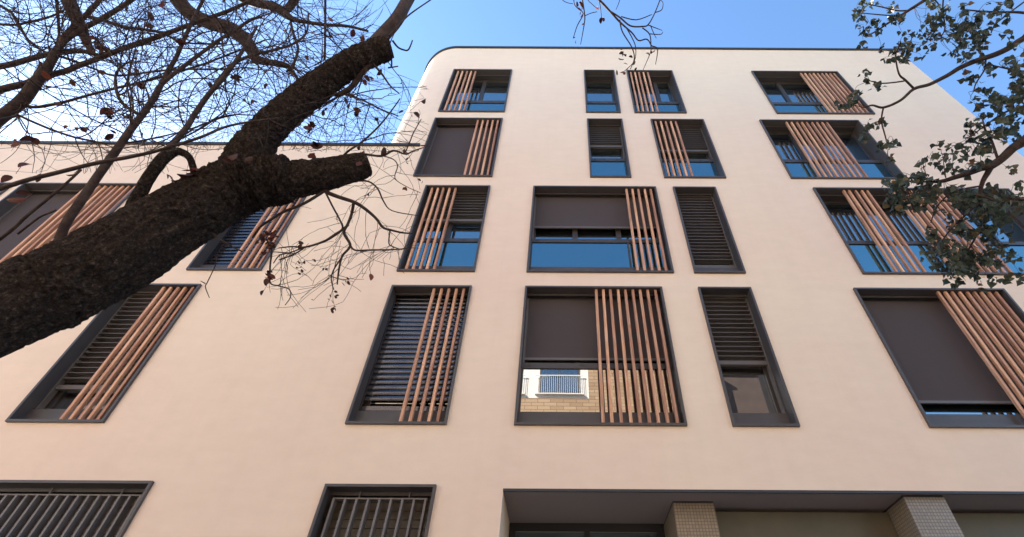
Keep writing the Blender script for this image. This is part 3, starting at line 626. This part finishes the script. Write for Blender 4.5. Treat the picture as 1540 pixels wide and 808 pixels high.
lo([(526, 368, 3.36, 1.6), (534, 376, 3.36, 1.5), (558, 376, 3.36, 1.4), (589, 376, 3.36, 1.2), (612, 374, 3.36, .8)])
lo([(587, 346, 3.4, 1.2), (585, 366, 3.4, 1), (593, 372, 3.4, .8), (605, 376, 3.4, .6)])
lo([(490, 290, 3.38, 1.5), (500, 310, 3.38, 1.4), (513, 335, 3.38, 1.3), (516, 350, 3.37, 1)])
lo([(513, 388, 3.35, 1.2), (502, 405, 3.35, 1.1), (498, 420, 3.35, 1), (502, 436, 3.35, .7)])
lo([(535, 272, 3.46, 1.5), (554, 273, 3.46, 1.4), (568, 284, 3.46, 1.3), (577, 303, 3.46, 1.1), (590, 317, 3.46, .9), (628, 324, 3.46, .7)])
lo([(525, 238, 3.46, 2), (545, 232, 3.46, 1.9), (574, 235, 3.46, 1.8), (592, 227, 3.46, 1.6), (610, 232, 3.46, 1.4), (622, 227, 3.46, 1), (637, 222, 3.46, .7)])
lo([(609, 231, 3.46, 1.1), (616, 215, 3.46, 1), (622, 200, 3.46, .9), (634, 179, 3.46, .6)])
lo([(577, 235, 3.46, 1), (592, 240, 3.46, .9), (598, 250, 3.46, .8), (594, 268, 3.46, .7), (610, 280, 3.46, .6), (632, 290, 3.46, .5)])
lo([(515, 235, 3.42, 1.6), (525, 226, 3.45, 1.6), (545, 213, 3.5, 1.5), (570, 190, 3.55, 1.3), (590, 165, 3.6, 1), (602, 148, 3.6, .8)])
lo([(322, 352, 3.1, 1.4), (334, 362, 3.1, 1.3), (350, 372, 3.1, 1.2), (364, 379, 3.1, .9)])
lo([(338, 366, 3.1, .9), (326, 385, 3.1, .9), (325, 398, 3.1, .8), (312, 425, 3.1, .8), (309, 432, 3.1, .8), (315, 448, 3.1, .5)])
lo([(309, 427, 3.1, .8), (302, 423, 3.1, .5)])
# the branch that dips into the sky above the roof
def up(lst): return tr(lst, 6, .002, 4)
up([(901, 0, 5.0, 1.8), (908, 7, 5.0, 1.8), (919, 19, 5.0, 1.6), (932, 33, 5.0, 1.4), (942, 42, 5.0, 1.2), (951, 50, 5.0, 1.1), (960, 61, 5.0, 1), (971, 59, 5.0, 1), (976, 62, 5.0, .9), (980, 69, 5.0, .9), (989, 74, 5.0, .8), (986, 97, 5.0, .5)])
up([(919, 18, 5.0, 1.3), (933, 27, 5.0, 1.3), (948, 39, 5.0, 1.2), (966, 40, 5.0, 1.1), (975, 37, 5.0, 1), (985, 19, 5.0, .9), (994, -4, 5.0, .9)])
up([(934, 25, 5.0, .9), (957, 30, 5.0, .8), (980, 22, 5.0, .6)])
up([(932, 30, 5.0, 1), (936, 48, 5.0, 1), (950, 71, 5.0, .9), (954, 88, 5.0, .8), (948, 104, 5.0, .5)])
up([(942, 42, 5.0, .9), (951, 58, 5.0, .8), (956, 72, 5.0, .7), (954, 92, 5.0, .6), (938, 108, 5.0, .5)])
up([(966, 42, 5.0, 1), (977, 52, 5.0, .9), (979, 70, 5.0, .8), (978, 80, 5.0, .7), (967, 106, 5.0, .4)])
up([(975, 38, 5.0, .8), (988, 43, 5.0, .6), (996, 46, 5.0, .4)]); up([(976, 51, 5.0, .8), (993, 52, 5.0, .6), (997, 48, 5.0, .4)]); up([(978, 38, 5, .7), (983, 50, 5, .6), (987, 58, 5, .4)])
up([(985, 19, 5.0, .7), (995, 15, 5.0, .7), (997, 5, 5.0, .6), (993, 0, 5.0, .5)])
up([(860, -60, 4.95, 2), (872, -20, 5.0, 1.2), (876, 0, 5.0, 1.1), (879, 21, 5.0, 1.1), (879, 34, 5.0, .9), (873, 67, 5.0, .5)])
up([(870, -60, 4.95, 1.2), (862, -40, 5.0, 1), (863, 2, 5.0, .8), (868, 12, 5.0, .8), (877, 21, 5.0, .8), (868, 39, 5.0, .7), (862, 58, 5.0, .5)])
up([(880, 24, 5.0, .6), (889, 20, 5.0, .6), (898, 18, 5.0, .5)]); up([(870, -60, 4.95, 1), (880, -8, 5.0, .7), (892, 8, 5.0, .6), (899, 13, 5.0, .4)]); up([(901, 0, 5.0, .7), (903, 12, 5.0, .6), (905, 30, 5.0, .4)])
up([(870, -60, 4.95, 1), (850, -30, 5, .8), (843, -6, 5.0, .6), (850, 3, 5.0, .6), (862, 6, 5.0, .5)]); up([(901, 0, 5.0, 1), (915, -14, 5, .9), (933, -12, 5.0, .7), (931, 3, 5.0, .6), (926, 15, 5.0, .4)])
rg = random.Random(11)
# loose fine twigs everywhere on the overhead limbs
def keep_up(q):
    u, v_, d = proj(q)
    if d < 2.2 or d > 6.3: return False
    if u > 645: return False
    lim = 262 if u < 300 else 230
    if v_ > lim: return False
    if u > 560 and v_ < 120 and rg.random() < .35: return False
    return True
tips = []
cand = []
for p in traced:
    for i, (q, r) in enumerate(p):
        u, v_, d = proj(q)
        if -150 < u < 560 and -120 < v_ < 215: cand.append((q, r, (p[min(i+1, len(p)-1)][0]-p[max(i-1, 0)][0]).normalized()))
A_up = [(q, r, Vector((.5, .2, .8))) for q, r in spline(limbA, 4)[8:]]
fine = MB()
rg = random.Random(3)
for k in range(360):
    q, r, t = rg.choice(cand) if rg.random() < .93 else rg.choice(A_up)
    d = (t*rg.choice((1, 1.2, .9, -.5))+rdir(rg)*.75).normalized()
    twig(fine, rg, q, d, rg.uniform(.5, 1.7), rg.uniform(.0028, .0064), 2, keep_up, tips, .3, rg.uniform(-.005, .015), .6)
# short shoots along the limb that crosses the lower wing, and under the stump
def keep_low(q):
    u, v_, d = proj(q); return 395 < u < 632 and v_ < 470 and 2.9 < d < 4.2
for p in low[:16]:
    for k in range(8):
        i = rg.randrange(len(p)//3, len(p)-1); q, r = p[i]
        twig(fine, rg, q, (Vector((rg.uniform(-.6, .6), rg.uniform(-.3, .3), rg.uniform(-1, .3)))).normalized(), rg.uniform(.15, .5), .0022, 1, keep_low, tips, .7, .05, .6)
bld(lm, 'limbs', M_twig, T1, off1)
bld(fine, 'twigs', M_twig, T1, off1, False)
dl = MB()
for u, v_, d, n_, s in [(147, 70, 4.2, 3, .10), (160, 80, 4.2, 3, .09), (137, 72, 4.4, 2, .10), (225, 28, 4.2, 2, .08), (224, 40, 4.2, 2, .06), (78, 12, 4.3, 1, .06), (193, 13, 4.3, 2, .06), (137, 0, 4.4, 2, .08),
        (163, 168, 3.4, 7, .06), (192, 175, 3.4, 4, .06), (46, 208, 3.3, 3, .07), (16, 215, 3.3, 1, .07), (126, 195, 3.5, 4, .06), (163, 205, 3.5, 3, .06), (40, 246, 2.9, 1, .085), (14, 268, 2.86, 1, .09), (24, 290, 2.86, 1, .085), (38, 290, 2.86, 1, .08),
        (284, 262, 3.05, 2, .09), (255, 270, 3.1, 4, .05), (300, 262, 3.1, 2, .07), (347, 240, 3.0, 3, .08), (372, 243, 3.0, 2, .06), (466, 192, 3.5, 5, .07), (475, 220, 3.5, 5, .07), (468, 235, 3.5, 3, .06), (488, 165, 3.6, 3, .05),
        (521, 158, 3.6, 2, .06), (536, 165, 3.6, 3, .06), (528, 45, 3.9, 1, .10), (545, 59, 3.7, 2, .05), (563, 112, 3.6, 2, .06), (553, 122, 3.6, 2, .05), (368, 19, 4.2, 2, .06), (357, 116, 3.9, 2, .05), (381, 150, 3.7, 3, .05),
        (206, 116, 3.8, 1, .06), (152, 110, 4, 2, .05), (87, 160, 3.6, 2, .07), (210, 128, 3.6, 3, .06), (400, 352, 3.3, 9, .04), (393, 362, 3.3, 8, .04), (405, 370, 3.3, 9, .04), (411, 355, 3.3, 7, .04), (397, 380, 3.3, 4, .035),
        (407, 413, 3.3, 7, .04), (402, 415, 3.3, 3, .04), (452, 368, 3.4, 4, .035), (452, 395, 3.4, 5, .03), (449, 404, 3.4, 4, .03), (472, 388, 3.4, 2, .025), (492, 407, 3.4, 3, .025), (521, 426, 3.35, 3, .03), (524, 420, 3.35, 2, .03), (506, 445, 3.35, 4, .03), (497, 453, 3.35, 3, .03), (500, 468, 3.35, 4, .03),
        (610, 226, 3.46, 2, .03), (612, 244, 3.46, 2, .03), (609, 283, 3.46, 3, .03), (552, 291, 3.46, 2, .03), (634, 275, 3.46, 2, .025), (600, 168, 3.6, 3, .03), (570, 180, 3.6, 2, .04),
        (872, 6, 5, 4, .07), (878, 20, 5, 2, .05), (874, 36, 5, 1, .05), (862, 59, 5, 2, .04), (902, 10, 5, 2, .05), (905, 29, 5, 3, .05), (939, 84, 5, 3, .08), (937, 77, 5, 2, .06), (950, 76, 5, 1, .05), (948, 90, 5, 2, .06), (952, 95, 5, 2, .04), (942, 101, 5, 2, .06), (933, 111, 5, 2, .07), (941, 114, 5, 1, .05), (976, 82, 5, 2, .05), (978, 76, 5, 1, .04)]:
    for k in range(n_):
        p = at(u+rg.gauss(0, 3), v_+rg.gauss(0, 3), d+rg.gauss(0, .03)); dd = (Vector((0, 0, -.5))+rdir(rg)).normalized()
        curled_leaf(dl, p-dd*s*.4, dd, s*rg.uniform(.7, 1.15), rg)
for k in range(120):
    p, dd = rg.choice(tips); curled_leaf(dl, p, (dd+Vector((0, 0, -.6))).normalized(), rg.uniform(.035, .07), rg)
bld(dl, 'dead_leaves', M_dead, T1, off1)

# ---- leafy tree on the right
B2 = Vector((6.2, 1.7, .12)); T2 = empty('leafy_tree', B2); tag(T2, 'tree with grey green heart shaped leaves hanging over the right side of the facade', 'tree')
off2 = -B2
tk = MB()
barktube(tk, spline([(B2+Vector((.05, 0, -.15)), .30), (B2+Vector((0, 0, .4)), .22), (B2+Vector((-.1, .05, 1.8)), .19), (B2+Vector((.05, .1, 3.4)), .165), (B2+Vector((-.05, .15, 5.0)), .14), (B2+Vector((.1, .1, 6.6)), .10), (B2+Vector((0, .2, 8.2)), .05)], 10), 24, .06)
bld(tk, 'trunk', M_bark, T2, off2)
lm2 = MB(); br2 = []
def t2(lst, start=None, seg=7, sub=5, wob=.008):
    pts = [(at(u, v_, d), r*d/F) for u, v_, d, r in lst]
    if start: pts = [start]+pts
    p = limb(lm2, spline(pts, sub), seg, wob); br2.append(p); return p
t2([(1640, 130, 4.3, 8), (1560, 195, 4.2, 7.5), (1540, 213, 4.2, 7), (1524, 223, 4.2, 6.5), (1507, 239, 4.2, 6), (1492, 249, 4.2, 6), (1477, 253, 4.2, 5), (1457, 261, 4.2, 4.2), (1436, 267, 4.2, 3.6), (1415, 273, 4.2, 2.6), (1388, 274, 4.2, 1.2)], (B2+Vector((-.05, .12, 4.6)), .06))
t2([(1492, 249, 4.2, 4.5), (1486, 260, 4.2, 4), (1478, 275, 4.2, 3.2), (1473, 298, 4.2, 2.6), (1476, 325, 4.2, 2.2), (1484, 349, 4.2, 1.4), (1500, 362, 4.2, 1)])
t2([(1436, 267, 4.2, 1.6), (1400, 276, 4.2, 1.6), (1380, 289, 4.2, 1.5), (1372, 301, 4.2, 1.4), (1374, 314, 4.2, 1.3), (1382, 317, 4.2, 1)])
t2([(1501, 238, 4.2, 2), (1492, 212, 4.25, 1.9), (1483, 198, 4.3, 1.6), (1478, 180, 4.3, 1)])
t2([(1478, 280, 4.2, 1.6), (1450, 284, 4.15, 1.4), (1430, 290, 4.1, 1.2), (1410, 310, 4.1, 1), (1400, 335, 4.1, .8)])
t2([(1476, 300, 4.2, 1.8), (1455, 320, 4.1, 1.6), (1430, 345, 4.1, 1.3), (1412, 372, 4.1, 1.0), (1405, 395, 4.1, .7)])
t2([(1478, 330, 4.2, 1.6), (1468, 355, 4.1, 1.4), (1455, 380, 4.1, 1.2), (1440, 402, 4.1, .9), (1430, 420, 4.1, .6)])
t2([(1560, 300, 4.0, 3), (1530, 305, 4.0, 2.5), (1500, 303, 4.0, 2.2), (1478, 296, 4.05, 1.6), (1455, 292, 4.1, 1)], (B2+Vector((-.08, .1, 3.9)), .035))
t2([(1620, 20, 4.7, 6), (1540, 58, 4.6, 4.4), (1519, 71, 4.6, 4.2), (1496, 82, 4.6, 4), (1468, 91, 4.6, 3.7), (1445, 101, 4.6, 3.4), (1425, 114, 4.6, 3), (1399, 127, 4.6, 2.6), (1375, 134, 4.6, 2.3), (1354, 151, 4.6, 2), (1328, 162, 4.6, 1.8), (1311, 159, 4.6, 1.4), (1300, 163, 4.6, 1)], (B2+Vector((0, .12, 5.6)), .05))
t2([(1375, 134, 4.6, 1.8), (1362, 121, 4.6, 1.7), (1352, 111, 4.6, 1.4), (1347, 85, 4.6, 1), (1352, 70, 4.6, .8)])
t2([(1361, 122, 4.6, 1.1), (1343, 124, 4.6, 1.1), (1325, 125, 4.6, 1), (1308, 122, 4.6, .7)])
t2([(1328, 162, 4.6, 1.3), (1326, 182, 4.6, 1.2), (1332, 205, 4.6, 1), (1336, 222, 4.6, .8)])
t2([(1326, 183, 4.6, .9), (1312, 187, 4.6, .8), (1300, 195, 4.6, .7)])
t2([(1482, 87, 4.6, 1.2), (1480, 105, 4.6, 1.1), (1468, 125, 4.6, 1), (1464, 138, 4.6, .7)])
t2([(1600, -30, 5.0, 6), (1500, -25, 5.0, 4.5), (1430, -14, 5.0, 3.4), (1396, -2, 5.0, 2.6), (1374, 11, 5.0, 2.2), (1354, 24, 5.0, 1.9), (1334, 36, 5.0, 1.5), (1317, 48, 5.0, 1.2), (1300, 55, 5, .8)], (B2+Vector((.1, .1, 6.5)), .06))
t2([(1365, 16, 5.0, 1.2), (1350, 16, 5.0, 1.1), (1325, 10, 5.0, .9), (1300, 6, 5, .7)])
t2([(1354, 24, 5, 1), (1325, 22, 5, .9), (1298, 20, 5, .7)])
t2([(1420, -16, 5, 1.2), (1418, 10, 5, 1.1), (1421, 42, 5, 1), (1415, 55, 5, .8)]); t2([(1400, -4, 5, 1), (1412, 8, 5, 1), (1420, 30, 5, .8)])
t2([(1600, 30, 4.7, 3), (1540, 20, 4.7, 2), (1513, 18, 4.7, 1.7), (1479, 17, 4.7, 1.3), (1450, 14, 4.7, .9)], (B2+Vector((0, .1, 6.0)), .04))
t2([(1540, 4, 4.7, 1.2), (1515, 22, 4.7, 1.1), (1498, 36, 4.7, 1), (1490, 50, 4.7, .8)])
t2([(1600, 110, 4.4, 2.5), (1545, 108, 4.4, 1.6), (1515, 104, 4.4, 1.2), (1490, 98, 4.4, .9)], (B2+Vector((0, .1, 5.1)), .03))
t2([(1600, 150, 4.3, 3), (1540, 160, 4.3, 2), (1510, 170, 4.3, 1.5), (1480, 190, 4.3, 1.1), (1460, 205, 4.3, .8)], (B2+Vector((-.03, .1, 4.9)), .03))
lf = MB()
def heart(m, p, d, s, rg):
    "poplar type leaf: broad rounded base, drawn out tip, slightly folded"
    side = d.cross(rdir(rg)).normalized(); up_ = side.cross(d).normalized(); fold = rg.uniform(-.1, .5); tipc = rg.uniform(-.3, .35)
    prof = [(0, .04), (.06, .30), (.22, .47), (.42, .42), (.62, .24), (.82, .09), (1.0, .0)]
    base = len(m.v)
    for t, wd in prof:
        c = p+d*s*t+up_*s*tipc*t*t; wv = wd*s*rg.uniform(.88, 1.1)
        m.v += [tuple(c-side*wv+up_*wv*fold), tuple(c), tuple(c+side*wv+up_*wv*fold)]
    for i in range(len(prof)-1):
        a_ = base+i*3; m.f += [(a_, a_+1, a_+4, a_+3), (a_+1, a_+2, a_+5, a_+4)]
rg = random.Random(21)
allp = [(q, proj(q)) for p in br2 for q, r in p]
CL = [(1300, 22, 22, 26), (1330, 12, 18, 14), (1345, 35, 20, 18), (1305, 48, 18, 18), (1322, 60, 12, 8), (1290, 20, 14, 10), (1358, 72, 17, 26), (1350, 85, 16, 14), (1372, 62, 14, 12), (1374, 85, 14, 10), (1390, 35, 22, 22), (1375, 50, 15, 10),
      (1395, 8, 20, 22), (1420, 25, 24, 30), (1400, 60, 18, 18), (1440, 30, 26, 40), (1455, 55, 24, 42), (1435, 70, 20, 26), (1470, 25, 24, 34), (1470, 65, 22, 26), (1460, 85, 18, 14), (1420, 82, 12, 8), (1500, 10, 24, 28), (1520, 60, 20, 12), (1500, 45, 15, 10), (1512, 95, 20, 26), (1490, 102, 16, 12),
      (1525, 115, 20, 26), (1450, 110, 12, 9), (1478, 120, 14, 12), (1482, 140, 22, 18), (1465, 155, 14, 9), (1495, 160, 22, 30), (1520, 150, 24, 34), (1530, 175, 22, 38), (1505, 182, 24, 32), (1475, 175, 18, 16), (1480, 150, 14, 8), (1535, 130, 16, 16), (1530, 95, 16, 12),
      (1300, 115, 13, 12), (1312, 122, 12, 10), (1285, 133, 10, 6), (1272, 162, 10, 12), (1262, 155, 6, 5), (1282, 150, 10, 8), (1300, 192, 12, 10), (1315, 180, 12, 8), (1290, 200, 8, 5), (1330, 222, 12, 16), (1345, 212, 8, 5), (1342, 228, 8, 5),
      (1410, 222, 16, 16), (1398, 235, 12, 10), (1425, 232, 14, 14), (1445, 190, 12, 10), (1455, 210, 16, 20), (1470, 222, 16, 18), (1485, 205, 14, 14), (1450, 235, 12, 8), (1500, 200, 14, 10), (1435, 250, 14, 12), (1470, 235, 16, 14), (1520, 245, 12, 6),
      (1370, 262, 18, 30), (1345, 275, 16, 26), (1335, 292, 14, 22), (1362, 292, 18, 34), (1385, 275, 18, 30), (1400, 290, 20, 34), (1325, 268, 10, 8), (1350, 305, 12, 14), (1420, 280, 16, 20), (1385, 255, 12, 12),
      (1440, 300, 18, 28), (1460, 290, 16, 22), (1480, 305, 18, 28), (1500, 295, 18, 22), (1520, 300, 16, 20), (1505, 315, 18, 22), (1535, 310, 12, 10), (1525, 280, 14, 10), (1430, 318, 14, 12), (1470, 325, 16, 20), (1495, 325, 14, 14),
      (1455, 345, 20, 34), (1480, 350, 20, 34), (1430, 360, 18, 28), (1405, 352, 14, 14), (1500, 360, 18, 22), (1520, 380, 14, 12), (1400, 375, 14, 18), (1425, 385, 18, 32), (1455, 378, 20, 38), (1480, 385, 18, 30), (1505, 395, 14, 12), (1440, 400, 16, 24), (1465, 400, 14, 16), (1412, 395, 12, 12), (1530, 400, 10, 6),
      (1432, 418, 10, 8), (1420, 420, 8, 5), (1465, 424, 7, 4), (1480, 410, 10, 7)]
for u, v_, rad, n_ in CL:
    best = min(allp, key=lambda a: (a[1][0]-u)**2+(a[1][1]-v_)**2)
    n_ = int(n_*1.35)
    for g in range(max(1, n_//6)):
        uu, vv = u+rg.gauss(0, rad*.5), v_+rg.gauss(0, rad*.5); d0 = best[1][2]+rg.gauss(0, .16)
        start = best[0]; end = at(uu, vv, d0)
        mid = (start+end)*.5+rdir(rg)*.03+Vector((0, 0, .03)); P = [q for q, r in spline([(start, 1), (mid, 1), (end, 1), (end+Vector((rg.uniform(-.03, .03), 0, -.05)), 1)], 4)]
        lm2.tube(P, [max(.0012, .0028*(1-i/len(P))) for i in range(len(P))], 3, False)
        nl = min(n_, 7)+(1 if rg.random() < .6 else 0)
        for k in range(nl):
            q = P[-1-rg.randrange(0, min(6, len(P)))]+rdir(rg)*rg.uniform(.005, .05)+Vector((0, 0, -.02))
            d_ = (Vector((0, 0, -.75))+rdir(rg)*.9).normalized()
            heart(lf, q, d_, rg.uniform(.036, .064), rg)
bld(lm2, 'limbs', M_twig, T2, off2)
bld(lf, 'foliage', M_leaf, T2, off2, False)
